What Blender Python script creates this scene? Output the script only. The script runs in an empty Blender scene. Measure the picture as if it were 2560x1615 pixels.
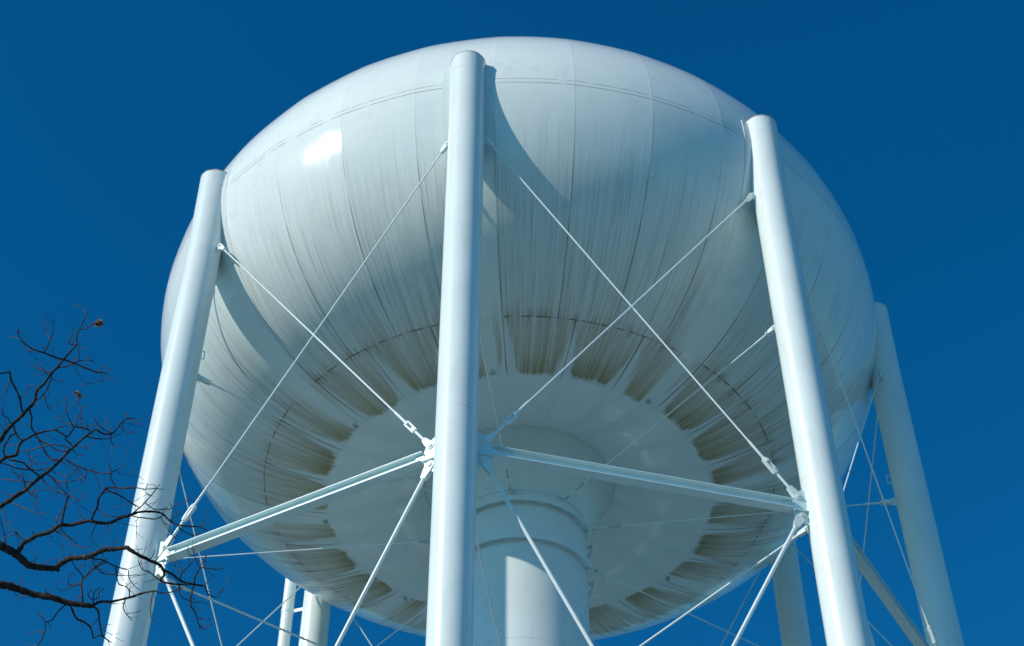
import bpy, bmesh, math, random
from mathutils import Vector, Matrix
R = math.radians
sin, cos, pi = math.sin, math.cos, math.pi
scene = bpy.context.scene
col = scene.collection
random.seed(11)

# ------------------------------------------------------------------ measures (metres)
H = 32.704            # height of the tank's equator above the ground
A = 9.0               # equator radius
BU = 6.40             # height of the roof above the equator
BL, N1, N2 = 4.784, 4.6733, 1.7255
R_L, R_C, R_F, Z_F = 6.03, 4.52, 2.26, -4.13
R_RISER, Z_RISER = 1.55, -5.40
COL0 = -7.0           # azimuth of the nearest column, measured from -Y
NCOL = 8
RC = 0.381            # column radius
SUN_AZ, SUN_EL = -56.7, 30.5

def zlow(r):
    return -BL * max(0.0, 1 - (r / A) ** N1) ** (1 / N2)
def zup(r):
    return BU * math.sqrt(max(0.0, 1 - (r / A) ** 2))
def col_r(z):
    return 8.993 + max(0.0, -1.5 - z) * 0.0176
def P(az, r, z):
    a = R(az)
    return Vector((r * sin(a), -r * cos(a), H + z))
def colc(z, az=0.0):
    return P(az, col_r(z), z)

# ------------------------------------------------------------------ object helpers
def tag(o, label=None, cat=None, group=None, kind=None):
    for k, v in (('label', label), ('category', cat), ('group', group), ('kind', kind)):
        if v:
            o[k] = v
    return o
def empty(name, loc=(0, 0, 0)):
    o = bpy.data.objects.new(name, None)
    o.location = loc
    o.empty_display_size = 0.5
    col.objects.link(o)
    return o

class MB:
    """collects faces, then links them as one mesh object"""
    def __init__(self):
        self.v = []; self.f = []; self.smooth = []
    def add(self, vs, fs, smooth=False):
        b = len(self.v)
        self.v += [tuple(v) for v in vs]
        for f in fs:
            self.f.append(tuple(i + b for i in f)); self.smooth.append(smooth)
    def box(self, c, x, y, z, hx, hy, hz):
        vs = [c + x * (sx * hx) + y * (sy * hy) + z * (sz * hz) for sx in (-1, 1) for sy in (-1, 1) for sz in (-1, 1)]
        self.add(vs, [(0, 1, 3, 2), (4, 6, 7, 5), (0, 4, 5, 1), (2, 3, 7, 6), (0, 2, 6, 4), (1, 5, 7, 3)])
    def prism(self, c, x, y, n, outline, t):
        """outline in the x-y frame, thickness t along n, centred; edges slightly chamfered"""
        k = len(outline); ch = min(0.004, t * .25)
        cx_ = sum(q[0] for q in outline) / k; cy_ = sum(q[1] for q in outline) / k
        def ring(off, s):
            out = []
            for q in outline:
                dx, dy = q[0] - cx_, q[1] - cy_; l = math.hypot(dx, dy) or 1
                f = (l - s) / l
                out.append(c + x * (cx_ + dx * f) + y * (cy_ + dy * f) + n * off)
            return out
        vs = ring(-t / 2, ch) + ring(-t / 2 + ch, 0) + ring(t / 2 - ch, 0) + ring(t / 2, ch)
        fs = [tuple(range(k))[::-1], tuple(range(3 * k, 4 * k))]
        for r_ in range(3):
            for i in range(k):
                j = (i + 1) % k
                fs.append((r_ * k + i, r_ * k + j, (r_ + 1) * k + j, (r_ + 1) * k + i))
        self.add(vs, fs)
    def tube(self, pts, rads, seg=12, caps=True, smooth=True):
        pts = [Vector(p) for p in pts]
        n = len(pts)
        if not hasattr(rads, '__len__'):
            rads = [rads] * n
        t0 = (pts[1] - pts[0]).normalized()
        u = t0.orthogonal().normalized()
        vs = []; prev = t0
        for i in range(n):
            if i == 0: t = t0
            elif i == n - 1: t = (pts[i] - pts[i - 1]).normalized()
            else: t = ((pts[i + 1] - pts[i]).normalized() + (pts[i] - pts[i - 1]).normalized()).normalized()
            q = prev.rotation_difference(t); u = (q @ u); u = (u - t * u.dot(t)).normalized(); prev = t
            w = t.cross(u)
            for k in range(seg):
                a = 2 * pi * k / seg
                vs.append(pts[i] + (u * cos(a) + w * sin(a)) * rads[i])
        fs = []
        for i in range(n - 1):
            for k in range(seg):
                j = (k + 1) % seg
                fs.append((i * seg + k, i * seg + j, (i + 1) * seg + j, (i + 1) * seg + k))
        self.add(vs, fs, smooth)
        if caps:
            self.add(vs[:seg], [tuple(range(seg))[::-1]])
            self.add(vs[-seg:], [tuple(range(seg))])
    def revolve(self, prof, seg=96, a0=0.0, a1=2 * pi, closed=False, smooth=True):
        """prof: (r, z) list in tower space (z from the equator)"""
        full = abs(a1 - a0 - 2 * pi) < 1e-6
        m = seg if full else seg + 1
        vs = []
        for r, z in prof:
            for k in range(m):
                a = a0 + (a1 - a0) * k / seg
                vs.append((r * sin(a), -r * cos(a), H + z))
        n = len(prof); fs = []
        for i in range(n if closed else n - 1):
            i2 = (i + 1) % n
            for k in range(seg):
                j = (k + 1) % m
                fs.append((i * m + k, i * m + j, i2 * m + j, i2 * m + k))
        self.add(vs, fs, smooth)
    def build(self, name, m, parent=None, auto=35):
        me = bpy.data.meshes.new(name)
        me.from_pydata(self.v, [], self.f)
        me.polygons.foreach_set('use_smooth', self.smooth)
        bm = bmesh.new(); bm.from_mesh(me)
        bmesh.ops.recalc_face_normals(bm, faces=bm.faces)
        for e in bm.edges:
            if len(e.link_faces) == 2 and e.calc_face_angle(0) > R(auto):
                e.smooth = False
        bm.to_mesh(me); bm.free()
        me.materials.append(m)
        o = bpy.data.objects.new(name, me)
        col.objects.link(o)
        if parent:
            o.parent = parent
        return o

# ------------------------------------------------------------------ material helpers
class NT:
    def __init__(self, name):
        self.m = bpy.data.materials.new(name); self.m.use_nodes = True
        self.t = self.m.node_tree; self.n = self.t.nodes; self.l = self.t.links
        self.b = self.n['Principled BSDF']
    def put(self, s, v):
        if hasattr(v, 'links') or isinstance(v, bpy.types.NodeSocket):
            self.l.new(v, s)
        else:
            s.default_value = v
    def M(self, op, a, b=0.0, c=None, clamp=False):
        d = self.n.new('ShaderNodeMath'); d.operation = op; d.use_clamp = clamp
        self.put(d.inputs[0], a); self.put(d.inputs[1], b)
        if c is not None: self.put(d.inputs[2], c)
        return d.outputs[0]
    def add(self, a, b): return self.M('ADD', a, b)
    def sub(self, a, b): return self.M('SUBTRACT', a, b)
    def mul(self, a, b): return self.M('MULTIPLY', a, b)
    def mx(self, a, b): return self.M('MAXIMUM', a, b)
    def mn(self, a, b): return self.M('MINIMUM', a, b)
    def inv(self, a): return self.M('SUBTRACT', 1.0, a)
    def ss(self, x, e0, e1):
        """smooth step of x from e0 to e1 (e0 may be above e1)"""
        d = self.n.new('ShaderNodeMapRange'); d.interpolation_type = 'SMOOTHSTEP'
        self.put(d.inputs['Value'], x); self.put(d.inputs['From Min'], e0); self.put(d.inputs['From Max'], e1)
        return d.outputs[0]
    def vec(self, x, y=0.0, z=0.0):
        d = self.n.new('ShaderNodeCombineXYZ')
        self.put(d.inputs[0], x); self.put(d.inputs[1], y); self.put(d.inputs[2], z)
        return d.outputs[0]
    def noise(self, v, scale=1.0, detail=3.0, rough=.5):
        d = self.n.new('ShaderNodeTexNoise'); d.noise_dimensions = '3D'
        if v is not None: self.l.new(v, d.inputs['Vector'])
        d.inputs['Scale'].default_value = scale; d.inputs['Detail'].default_value = detail
        d.inputs['Roughness'].default_value = rough
        return d.outputs[0]
    def mix(self, f, a, b):
        d = self.n.new('ShaderNodeMix'); d.data_type = 'RGBA'
        self.put(d.inputs['Factor'], f)
        for s, v in ((d.inputs[6], a), (d.inputs[7], b)):
            if isinstance(v, tuple): s.default_value = (*v, 1)
            else: self.l.new(v, s)
        return d.outputs[2]
    def obj(self):
        d = self.n.new('ShaderNodeTexCoord'); s = self.n.new('ShaderNodeSeparateXYZ')
        self.l.new(d.outputs['Object'], s.inputs[0])
        return d.outputs['Object'], s.outputs
    def bump(self, h, strength, dist):
        d = self.n.new('ShaderNodeBump'); self.put(d.inputs['Height'], h)
        d.inputs['Strength'].default_value = strength; d.inputs['Distance'].default_value = dist
        self.l.new(d.outputs[0], self.b.inputs['Normal'])
    def out(self, colr, rough, spec=.5):
        if isinstance(colr, tuple): self.b.inputs['Base Color'].default_value = (*colr, 1)
        else: self.l.new(colr, self.b.inputs['Base Color'])
        self.put(self.b.inputs['Roughness'], rough)
        self.b.inputs['Specular IOR Level'].default_value = spec
        return self.m

PAINT = (0.80, 0.875, 0.845)
TANKP = (0.83, 0.895, 0.845)

def mat_paint(name, base, rough=.26, weld=(), rim=False):
    k = NT(name); v, s = k.obj()
    n1 = k.noise(v, .9, 4, .55)
    n2 = k.noise(k.vec(s[0], s[1], k.mul(s[2], .18)), 5.0, 4, .6)
    c = k.mix(k.ss(n1, .3, .8), base, tuple(x * .93 for x in base))
    c = k.mix(k.mul(k.ss(n2, .52, .78), .20), c, (.45, .46, .43))
    if weld:
        for z in weld:
            d = k.M('ABSOLUTE', k.sub(s[2], H + z))
            br = k.ss(k.noise(v, 3.1, 2), .4, .62)
            line = k.mul(k.ss(d, .013, .004), br)
            c = k.mix(k.mul(line, .38), c, (.22, .21, .19))
    big = k.noise(k.vec(k.mul(s[0], .6), k.mul(s[1], .6), k.mul(s[2], .25)), 1.0, 2)
    k.bump(big, .12, .05)
    return k.out(c, k.M('ADD', k.mul(n1, .10), rough - .05))

def mat_tank():
    k = NT('tank_paint')
    uv = k.n.new('ShaderNodeUVMap'); uv.uv_map = 'tank_uv'
    sp = k.n.new('ShaderNodeSeparateXYZ'); k.l.new(uv.outputs[0], sp.inputs[0])
    th = k.mul(sp.outputs[0], 360.0)                 # degrees from the nearest column
    s = k.mul(sp.outputs[1], 10.0)                   # metres down the meridian from the equator
    v, o = k.obj()
    rad = k.M('SQRT', k.add(k.mul(o[0], o[0]), k.mul(o[1], o[1])))
    mpd = k.mul(rad, pi / 180)                       # metres per degree
    hx, hy = k.mul(o[0], 1.0), o[1]
    # direction on the circle, seam-free coordinates for streak noise
    ux = k.M('DIVIDE', o[0], rad); uy = k.M('DIVIDE', o[1], rad)
    def streak(fa, fs, detail=3, off=0.0):
        return k.noise(k.vec(k.mul(ux, fa), k.mul(uy, fa), k.add(k.mul(s, fs), off)), 1.0, detail, .6)
    fine = streak(300, .50, 3)
    fine2 = streak(420, .30, 2, 7.3)
    mids = streak(95, .22, 3, 11.0)
    wide = streak(26, .16, 3, 3.1)
    blot = k.noise(v, .55, 4, .55)
    blot2 = k.noise(v, 2.3, 4, .6)
    def seamdist(period):
        f = k.M('FRACT', k.M('DIVIDE', k.add(th, 720 - 3.7), period))
        return k.mul(k.mul(k.sub(.5, k.M('ABSOLUTE', k.sub(f, .5))), period), mpd), f
    d32, f32 = seamdist(11.25)
    d24, f24 = seamdist(15.0)
    plate = k.n.new('ShaderNodeTexWhiteNoise'); plate.noise_dimensions = '2D'
    k.l.new(k.vec(k.M('FLOOR', k.M('DIVIDE', k.add(th, 720 - 3.7), 11.25)), k.ss(s, -.01, .01)), plate.inputs['Vector'])
    # angular distance to the nearest column
    fc = k.M('FRACT', k.M('DIVIDE', k.add(th, 720 + 22.5), 45.0))
    dcol = k.mul(k.M('ABSOLUTE', k.sub(fc, .5)), 45.0)
    dcolw = k.add(dcol, k.mul(k.sub(wide, .5), 3.0))
    # ---- base paint
    c = k.mix(k.mul(plate.outputs[0], .20), TANKP, (.68, .755, .745))
    c = k.mix(k.mul(k.ss(blot, .42, .75), .20), c, (.58, .64, .63))
    c = k.mix(k.mul(k.ss(blot2, .50, .8), .20), c, (.42, .45, .45))
    # ---- grime streaks running down the shell
    low = k.ss(s, .15, 5.2)
    start = k.ss(k.add(s, k.mul(k.sub(wide, .5), 1.2)), -.2, 2.4)
    shelter = k.mul(k.ss(dcolw, 4.1, 3.0), k.ss(s, 1.7, 2.9))   # rain-sheltered band under each column
    clean_bottom = k.ss(s, S_C - .05, S_C + .02)
    keep = k.mul(k.inv(k.mul(shelter, .93)), k.inv(clean_bottom))
    g1 = k.mul(k.ss(fine, .47, .64), k.add(.16, k.mul(low, .46)))
    g2 = k.mul(k.mul(k.ss(fine2, .45, .72), k.ss(mids, .35, .6)), k.add(.14, k.mul(low, .50)))
    g3 = k.mul(k.ss(mids, .46, .74), k.mul(low, .10))
    haze = k.mul(low, k.add(.12, k.mul(k.ss(wide, .38, .66), .14)))
    g = k.mul(k.mul(k.M('ADD', k.mx(g1, g2), k.add(g3, haze), clamp=True), start), keep)
    c = k.mix(k.mul(g, .60), c, (.285, .265, .235))
    crisp = k.mul(k.ss(streak(205, .33, 2, 21.0), .61, .66), k.mul(k.mul(start, keep), k.add(.18, k.mul(low, .6))))
    c = k.mix(k.mul(crisp, .46), c, (.17, .145, .115))
    # ---- algae tongues between the last weld and the bottom plates
    ew = k.mul(k.sub(streak(9, .9, 3, 1.7), .5), .34)
    f24w = k.add(f24, k.mul(ew, .42))
    pw = k.n.new('ShaderNodeTexWhiteNoise'); pw.noise_dimensions = '1D'
    k.l.new(k.M('FLOOR', k.M('DIVIDE', k.add(th, 720 - 3.7), 15.0)), pw.inputs['W'])
    pr = pw.outputs[0]
    half = .49
    pw2 = k.n.new('ShaderNodeTexWhiteNoise'); pw2.noise_dimensions = '1D'
    k.l.new(k.add(k.M('FLOOR', k.M('DIVIDE', k.add(th, 720 - 3.7), 15.0)), 37.5), pw2.inputs['W'])
    pr2 = pw2.outputs[0]
    cen = k.add(.52, k.mul(k.sub(pr, .5), .06))
    xx = k.M('DIVIDE', k.M('ABSOLUTE', k.sub(f24w, cen)), half)         # 0 in the middle, 1 at the sides
    send = k.sub(k.sub(S_C + .07, k.mul(k.M('POWER', pr2, 2.0), .16)), k.mul(k.M('POWER', k.mn(k.mul(xx, 1.18), 1.2), 7.0), .30))
    send = k.add(send, k.add(k.mul(k.sub(fine, .5), .16), k.mul(k.sub(blot2, .5), .30)))
    rag = k.add(k.mul(k.sub(fine, .5), .30), k.mul(k.sub(mids, .5), .45))
    narrow = k.mul(k.ss(s, S_L, S_C), k.add(.10, k.mul(pr, .34)))
    side = k.ss(k.add(k.add(xx, narrow), rag), 1.06, .84)
    colgap = k.ss(k.add(dcol, k.mul(ew, 4.0)), 1.3, 2.3)
    inside = k.mul(k.mul(side, k.ss(s, send, k.sub(send, .10))), colgap)
    region = k.mul(inside, k.ss(k.add(s, k.mul(k.sub(wide, .5), 1.6)), S_L - .5, S_L + .3))
    between = k.mul(k.ss(s, S_L + .1, S_L + .55), k.inv(k.mul(side, colgap)))
    c = k.mix(k.mul(between, .72), c, (.74, .825, .80))
    endd = k.ss(k.add(k.sub(send, s), k.mul(k.sub(mids, .5), .7)), 1.0, .02)
    edge = k.ss(xx, .62, 1.0)
    stn = k.ss(k.add(k.mul(fine, .6), k.mul(wide, .4)), .36, .62)
    ramp = k.ss(k.add(s, k.mul(k.sub(mids, .5), 1.2)), S_L - .4, S_C + .3)
    mid = k.mul(k.mul(k.add(.26, k.mul(stn, .62)), k.add(.45, k.mul(ramp, .65))), region)
    c = k.mix(k.mul(mid, .90), c, (.455, .335, .13))
    drk = k.mul(k.mul(region, k.mul(k.add(.45, k.mul(pr2, .55)), k.add(.65, k.mul(k.ss(blot, .35, .62), .35)))), k.mul(k.M('ADD', k.mul(k.M('POWER', endd, 1.7), .95), k.mul(edge, .24), clamp=True), k.add(.35, k.add(k.mul(k.ss(blot2, .35, .65), .35), k.mul(stn, .32)))))
    hue = k.ss(k.noise(v, 1.3, 2), .42, .62)
    c = k.mix(k.mul(drk, .84), c, k.mix(hue, (.225, .150, .024), (.165, .145, .018)))
    # ---- welds
    brk = k.ss(k.noise(k.vec(k.mul(ux, 30), k.mul(uy, 30), k.mul(s, .8)), 1.0, 3), .40, .60)
    dark = (.17, .11, .055)
    wl = k.mul(k.mul(k.ss(d32, .020, .006), k.ss(s, S_L + .02, S_L - .02)), k.add(.12, k.mul(k.ss(s, .3, 3.5), .68)))
    wl = k.mul(wl, k.mul(k.add(.35, k.mul(brk, .65)), k.ss(s, -1.2, .4)))
    w2 = k.mul(k.ss(d24, .022, .006), k.mul(k.ss(s, S_L, S_L + .03), k.ss(s, S_C + .14, S_C - .3)))
    w2 = k.mul(w2, k.add(.35, k.mul(brk, .5)))
    dl = k.M('ABSOLUTE', k.sub(s, S_L))
    w3 = k.mul(k.ss(dl, .024, .006), k.mul(k.add(.10, k.mul(brk, .80)), k.inv(k.mul(shelter, .9))))
    pat = k.mul(k.mul(k.ss(dl, .30, .0), k.ss(k.add(k.mul(mids, .6), k.mul(blot2, .4)), .50, .62)), k.inv(k.mul(shelter, .9)))
    c = k.mix(k.mul(pat, .55), c, (.30, .20, .085))
    drip = k.mul(k.mul(k.ss(k.sub(s, S_L), -.02, .0), k.ss(k.sub(s, S_L), .34, .0)), k.mul(k.ss(fine, .55, .7), k.mul(brk, .6)))
    c = k.mix(k.M('MAXIMUM', wl, k.mx(w2, k.mx(w3, k.mul(drip, k.inv(clean_bottom))))), c, dark)
    brk2 = k.ss(k.noise(k.vec(k.mul(ux, 22), k.mul(uy, 22), k.mul(s, 3.0)), 1.0, 3), .30, .52)
    for s0, st in ((-.047, .62), (.087, .74)):
        le = k.mul(k.ss(k.M('ABSOLUTE', k.sub(s, s0)), .016, .004), k.mul(brk2, st))
        dr = k.mul(k.mul(k.ss(k.sub(s, s0), -.01, .0), k.ss(k.sub(s, s0), .11, .0)), k.mul(k.ss(fine2, .62, .72), .45))
        c = k.mix(k.mx(le, dr), c, (.12, .11, .10))
    # faint ring and radial welds on the bottom plates
    for s0 in (S_F,):
        c = k.mix(k.mul(k.ss(k.M('ABSOLUTE', k.sub(s, s0)), .03, .008), .30), c, (.3, .3, .28))
    rb = k.mul(k.ss(d24, .016, .004), k.mul(k.ss(s, S_C + .3, S_C + .5), k.ss(s, S_F, S_F - .2)))
    c = k.mix(k.mul(rb, k.mul(k.ss(blot2, .48, .6), .35)), c, (.2, .2, .19))
    patch = k.mul(k.ss(k.noise(v, .8, 2), .58, .66), clean_bottom)
    c = k.mix(k.mul(patch, .25), c, (.78, .86, .88))
    # ---- surface
    hb = k.add(k.mul(k.noise(v, .35, 2), .7), k.mul(k.noise(k.vec(k.mul(ux, 12), k.mul(uy, 12), k.mul(s, .6)), 1.0, 3), .3))
    wb = k.mul(k.ss(k.mn(d32, 1.0), .03, .0), k.ss(s, S_L + .02, S_L - .02))
    dent = k.noise(k.vec(k.mul(ux, 9), k.mul(uy, 9), k.mul(s, 1.1)), 1.0, 2)
    k.bump(k.add(k.add(k.mul(hb, .5), k.mul(dent, .38)), k.mul(wb, .10)), .12, .10)
    rough = k.M('ADD', k.add(.095, k.mul(k.ss(blot2, .45, .7), .05)), k.add(k.mul(g, .42), k.mul(k.mx(region, between), .3)), clamp=True)
    return k.out(c, rough, .40)

# ------------------------------------------------------------------ water tower
tower = tag(empty('water_tower'), 'white elevated water tank with dirty streaks on eight tubular columns', 'water tower')

# tank profile, roof to riser throat
prof = []
for i in range(26):
    a = pi / 2 * (1 - i / 26.0)
    prof.append((max(.02, A * cos(a)), BU * sin(a)))
prof.append((A, 0.0))
for t in [i / 34.0 for i in range(1, 35)]:
    r = A - (A - R_L) * t ** 2.2
    prof.append((r, zlow(r)))
for t in [i / 10.0 for i in range(1, 11)]:
    r = R_L + (R_C - R_L) * t
    prof.append((r, zlow(r)))
zc = zlow(R_C)
for t in [i / 8.0 for i in range(1, 9)]:
    r = R_C + (R_F - R_C) * t
    f = t * t * (3 - 2 * t)
    z = zc + (Z_F - zc) * (.35 * t + .65 * t * t)
    prof.append((r, z))
# arclength from the equator, positive downwards
eq = 26
S = [0.0] * len(prof)
for i in range(eq + 1, len(prof)):
    S[i] = S[i - 1] + math.hypot(prof[i][0] - prof[i - 1][0], prof[i][1] - prof[i - 1][1])
for i in range(eq - 1, -1, -1):
    S[i] = S[i + 1] - math.hypot(prof[i][0] - prof[i + 1][0], prof[i][1] - prof[i + 1][1])
i_L, i_C = eq + 34, eq + 44
S_L, S_C, S_F = S[i_L], S[i_C], S[-1]

MAT_TANK = mat_tank()
MAT_COL = mat_paint('column_paint', PAINT, .24, weld=(-9.94, .13, -20.2))
MAT_ROD = mat_paint('rod_paint', PAINT, .30)
MAT_STEEL = mat_paint('beam_paint', (.70, .85, .85), .34)
MAT_RISER = mat_paint('riser_paint', tuple(x * .95 for x in PAINT), .28, weld=(-9.45, -18.0))
MAT_PAD = mat_paint('pad_paint', (.70, .775, .755), .18)
MAT_BOTTOM = mat_paint('bottom_paint', (.72, .815, .785), .34)
kd = NT('lug_and_shaded_buckle'); vv, ss_ = kd.obj()
MAT_LUG = kd.out(kd.mix(kd.noise(vv, 9, 3), (.34, .39, .38), (.46, .52, .50)), .6)
kd = NT('rusty_rim'); vv, ss_ = kd.obj()
MAT_RIM = kd.out(kd.mix(kd.ss(kd.noise(vv, 6, 4), .40, .62), (.55, .60, .60), (.20, .115, .075)), .55)
kd = NT('concrete'); vv, ss_ = kd.obj()
MAT_CONC = kd.out(kd.mix(kd.noise(vv, 4, 5, .7), (.27, .26, .24), (.40, .39, .37)), .85)

def build_tank():
    SEG = 480
    bm = bmesh.new()
    uvl = bm.loops.layers.uv.new('tank_uv')
    h32 = .0105; rows = []
    rs_ = random.Random(3); amp = [rs_.uniform(.35, 1.25) for _ in range(32)]
    for i, (r, z) in enumerate(prof):
        fade = 1.0 if i < i_L - 6 else max(0.0, (i_L - i) / 6.0)
        if z > BU * .9: fade *= .3
        row = []
        for k_ in range(SEG):
            t = (k_ % 15) / 15.0 - .5
            d = h32 * amp[k_ // 15] * (4 * t * t - 1) * fade * (r / A)
            row.append(bm.verts.new(P(COL0 + 3.7 + 360.0 * k_ / SEG, r + d, z + (d * .3 if z > 1.5 else 0))))
        rows.append(row)
    for i in range(len(prof) - 1):
        for k_ in range(SEG):
            j = (k_ + 1) % SEG
            f = bm.faces.new((rows[i][k_], rows[i + 1][k_], rows[i + 1][j], rows[i][j]))
            f.smooth = True
            us = (k_, k_, k_ + 1, k_ + 1); ii = (i, i + 1, i + 1, i)
            for lp, u_, q in zip(f.loops, us, ii):
                lp[uvl].uv = ((3.7 + 360.0 * u_ / SEG) / 360.0, S[q] / 10.0)
    bm.faces.new(rows[0])
    bm.edges.ensure_lookup_table()
    for i in range(i_L - 6):
        for k_ in range(0, SEG, 15):
            e = bm.edges.get((rows[i][k_], rows[i + 1][k_]))
            if e: e.smooth = False
    for i in (i_L, i_C):
        pass
    me = bpy.data.meshes.new('tank')
    bm.normal_update(); bm.to_mesh(me); bm.free()
    me.materials.append(MAT_TANK)
    o = bpy.data.objects.new('tank', me); col.objects.link(o); o.parent = tower
    return o
tank = build_tank()

# flared throat between the bottom plates and the riser
m = MB()
m.revolve([(R_F + .005, Z_F + .02), (R_F - .01, Z_F - .025), (2.08, -4.42), (1.86, -4.86), (1.68, -5.20), (R_RISER + .01, Z_RISER)], 96)
m.build('bottom_cone', MAT_BOTTOM, tank)

def rot_copies(objs, n, start=1):
    """copies of parts (with their sub-parts) turned round the tower axis in steps of 45 degrees"""
    for k_ in range(start, n):
        for o in objs:
            c_ = o.copy(); col.objects.link(c_)
            c_.parent = o.parent
            c_.rotation_euler = (0, 0, o.rotation_euler.z + R(45.0 * k_))
            for ch in o.children:
                d_ = ch.copy(); col.objects.link(d_); d_.parent = c_
TURN = R(COL0)

# reinforcing pads behind the columns (sub-parts of the tank)
pads = []
m = MB()
zs_ = [.55, .3, 0, -.35, -.7, -1.05, -1.4, -1.75, -2.16]
def r_of_z(z):
    if z >= 0: return A * math.sqrt(1 - (z / BU) ** 2)
    return A * (1 - (-z / BL) ** N2) ** (1 / N1)
for off0 in (0,):
    outer = [(r_of_z(z) + .007, z) for z in zs_]
    inner = [(r_of_z(z) - .05, z) for z in zs_]
    m.revolve(outer + inner[::-1], 14, R(-3.55), R(3.55), closed=True)
    for sgn in (-1, 1):
        a = R(3.55) * sgn
        loop = [Vector((r * sin(a), -r * cos(a), H + z)) for r, z in outer + inner[::-1]]
        m.add(loop, [tuple(range(len(loop)))])
p_ = m.build('reinforcing_pad', MAT_PAD, tank)
p_.rotation_euler.z = TURN
rot_copies([p_], NCOL)

# small lugs on the bottom plates, one per column
m = MB()
c0 = P(0, 4.66, zlow(4.66) - .045); rx = Vector((0, -1, 0)); tx = Vector((1, 0, 0)); up = Vector((0, 0, 1))
m.prism(c0, rx, up, tx, [(-.06, .06), (-.06, .0), (-.035, -.035), (.035, -.035), (.06, .0), (.06, .06)], .022)
m.tube([c0 + tx * .06 + up * .05, c0 + tx * .065 - up * .03, c0 - up * .05, c0 - tx * .065 - up * .03, c0 - tx * .06 + up * .05], .009, 6)
p_ = m.build('lifting_lug', MAT_LUG, tank); p_.rotation_euler.z = TURN
rot_copies([p_], NCOL)

# ---- riser with stand-off rings
m = MB()
m.revolve([(R_RISER + .03, Z_RISER + .05), (R_RISER + .03, Z_RISER - .05), (R_RISER, Z_RISER - .06), (R_RISER, -14), (R_RISER, -23), (R_RISER, -32.2), (1.9, -32.3), (1.9, -H)], 96)
riser = m.build('riser', MAT_RISER, tower)
for z in (-5.78, -6.83):
    m = MB()
    m.revolve([(1.70, z + .075), (1.70, z - .075), (1.684, z - .075), (1.684, z + .075)], 128, closed=True)
    for k_ in range(16):
        a = R(k_ * 22.5 + 6)
        e = Vector((sin(a), -cos(a), 0)); tt = Vector((cos(a), sin(a), 0))
        m.box(Vector((e.x * 1.62, e.y * 1.62, H + z)), e, tt, up, .075, .012, .035)
    m.build('stiffener_ring', MAT_RISER, riser)

# ---- columns
ztop = .63
m = MB()
zz = [ztop, .3, 0, -.7, -1.2, -1.5, -1.8, -2.4, -4, -6, -8, -10, -13, -17, -21, -25, -29, -31.9]
m.tube([colc(z) for z in zz], RC, 48, caps=False)
column = m.build('column', MAT_COL, tower)
column.rotation_euler.z = TURN
m = MB()
cc = colc(ztop)
m.tube([cc - up * .006, cc + up * .012], RC + .006, 48)
m.build('cap', MAT_RIM, column)
def chord(z, sgn):
    a = colc(z); b = colc(z, 45.0 * sgn)
    return (b - a).normalized()
inw = Vector((0, 1, 0))
# plates that take the struts and rods, one pair on either side of the column
for sgn in (-1, 1):
    d = chord(-10.6, sgn); n_ = d.cross(up).normalized()
    for (z0, outl) in ((-10.61, [(.30, .42), (.45, .40), (.60, .30), (.655, .14), (.655, -.16), (.60, -.30), (.45, -.40), (.30, -.42)]),
                       (-1.85, [(.33, .14), (.46, .10), (.52, .0), (.47, -.09), (.33, -.12)])):
        m = MB()
        c0 = colc(z0)
        m.prism(c0, d, up, n_, outl, .034)
        if z0 < -5:
            m.prism(c0 - up * .115, d, n_, up, [(.34, -.07), (.64, -.07), (.64, .07), (.34, .07)], .014)
            for q in ((.42, .06), (.43, -.06)):
                for s_ in (-1, 1):
                    m.tube([c0 + d * q[0] + up * q[1] + n_ * .016 * s_, c0 + d * q[0] + up * q[1] + n_ * .03 * s_], .014, 8)
        m.build('gusset_plate', MAT_STEEL, column)
# inner plates for the radial rods and two small handles
for z0 in (-5.43, -10.70):
    m = MB(); c0 = colc(z0)
    m.prism(c0, inw, up, Vector((1, 0, 0)), [(.33, .13), (.50, .08), (.56, 0), (.50, -.08), (.33, -.13)], .03)
    m.build('inner_plate', MAT_STEEL, column)
for z0 in (-4.76, -9.5):
    m = MB(); c0 = colc(z0)
    m.tube([c0 + inw * .37 + up * .11, c0 + inw * .46 + up * .11, c0 + inw * .475 + up * .095, c0 + inw * .475 - up * .095, c0 + inw * .46 - up * .11, c0 + inw * .37 - up * .11], .013, 8)
    m.build('handle', MAT_STEEL, column)
m = MB()
c0 = colc(-32.3)
m.tube([Vector((c0.x, c0.y, .25)), Vector((c0.x, c0.y, .85))], [.62, .55], 24)
m.box(Vector((c0.x, c0.y, .15)), Vector((1, 0, 0)), Vector((0, 1, 0)), up, .85, .85, .2)
m.build('footing', MAT_CONC, column)
rot_copies([column], NCOL)

# ---- horizontal beams between the columns
def ibeam(m, a, b, hh, wid, tf, tw):
    d = (b - a).normalized(); n_ = d.cross(up).normalized(); mid = (a + b) / 2; L = (b - a).length / 2
    m.box(mid + up * (hh / 2 - tf / 2), d, n_, up, L, wid / 2, tf / 2)
    m.box(mid - up * (hh / 2 - tf / 2), d, n_, up, L - .02, wid / 2, tf / 2)
    m.box(mid, d, n_, up, L, tw / 2, hh / 2 - tf)
def beam(z):
    m = MB()
    a = colc(z); b = colc(z, 45.0); d = (b - a).normalized()
    ibeam(m, a + d * .665, b - d * .665, .21, .20, .016, .012)
    for e, s_ in ((a, 1), (b, -1)):
        m.box(e + d * (.735 * s_) + d.cross(up) * .0, d, d.cross(up).normalized(), up, .085, .03, .07)
    o = m.build('strut', MAT_STEEL, tower); o.rotation_euler.z = TURN
    return o
b1 = beam(-10.61); rot_copies([b1], NCOL)
b2 = beam(-22.8); rot_copies([b2], NCOL)

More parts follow.
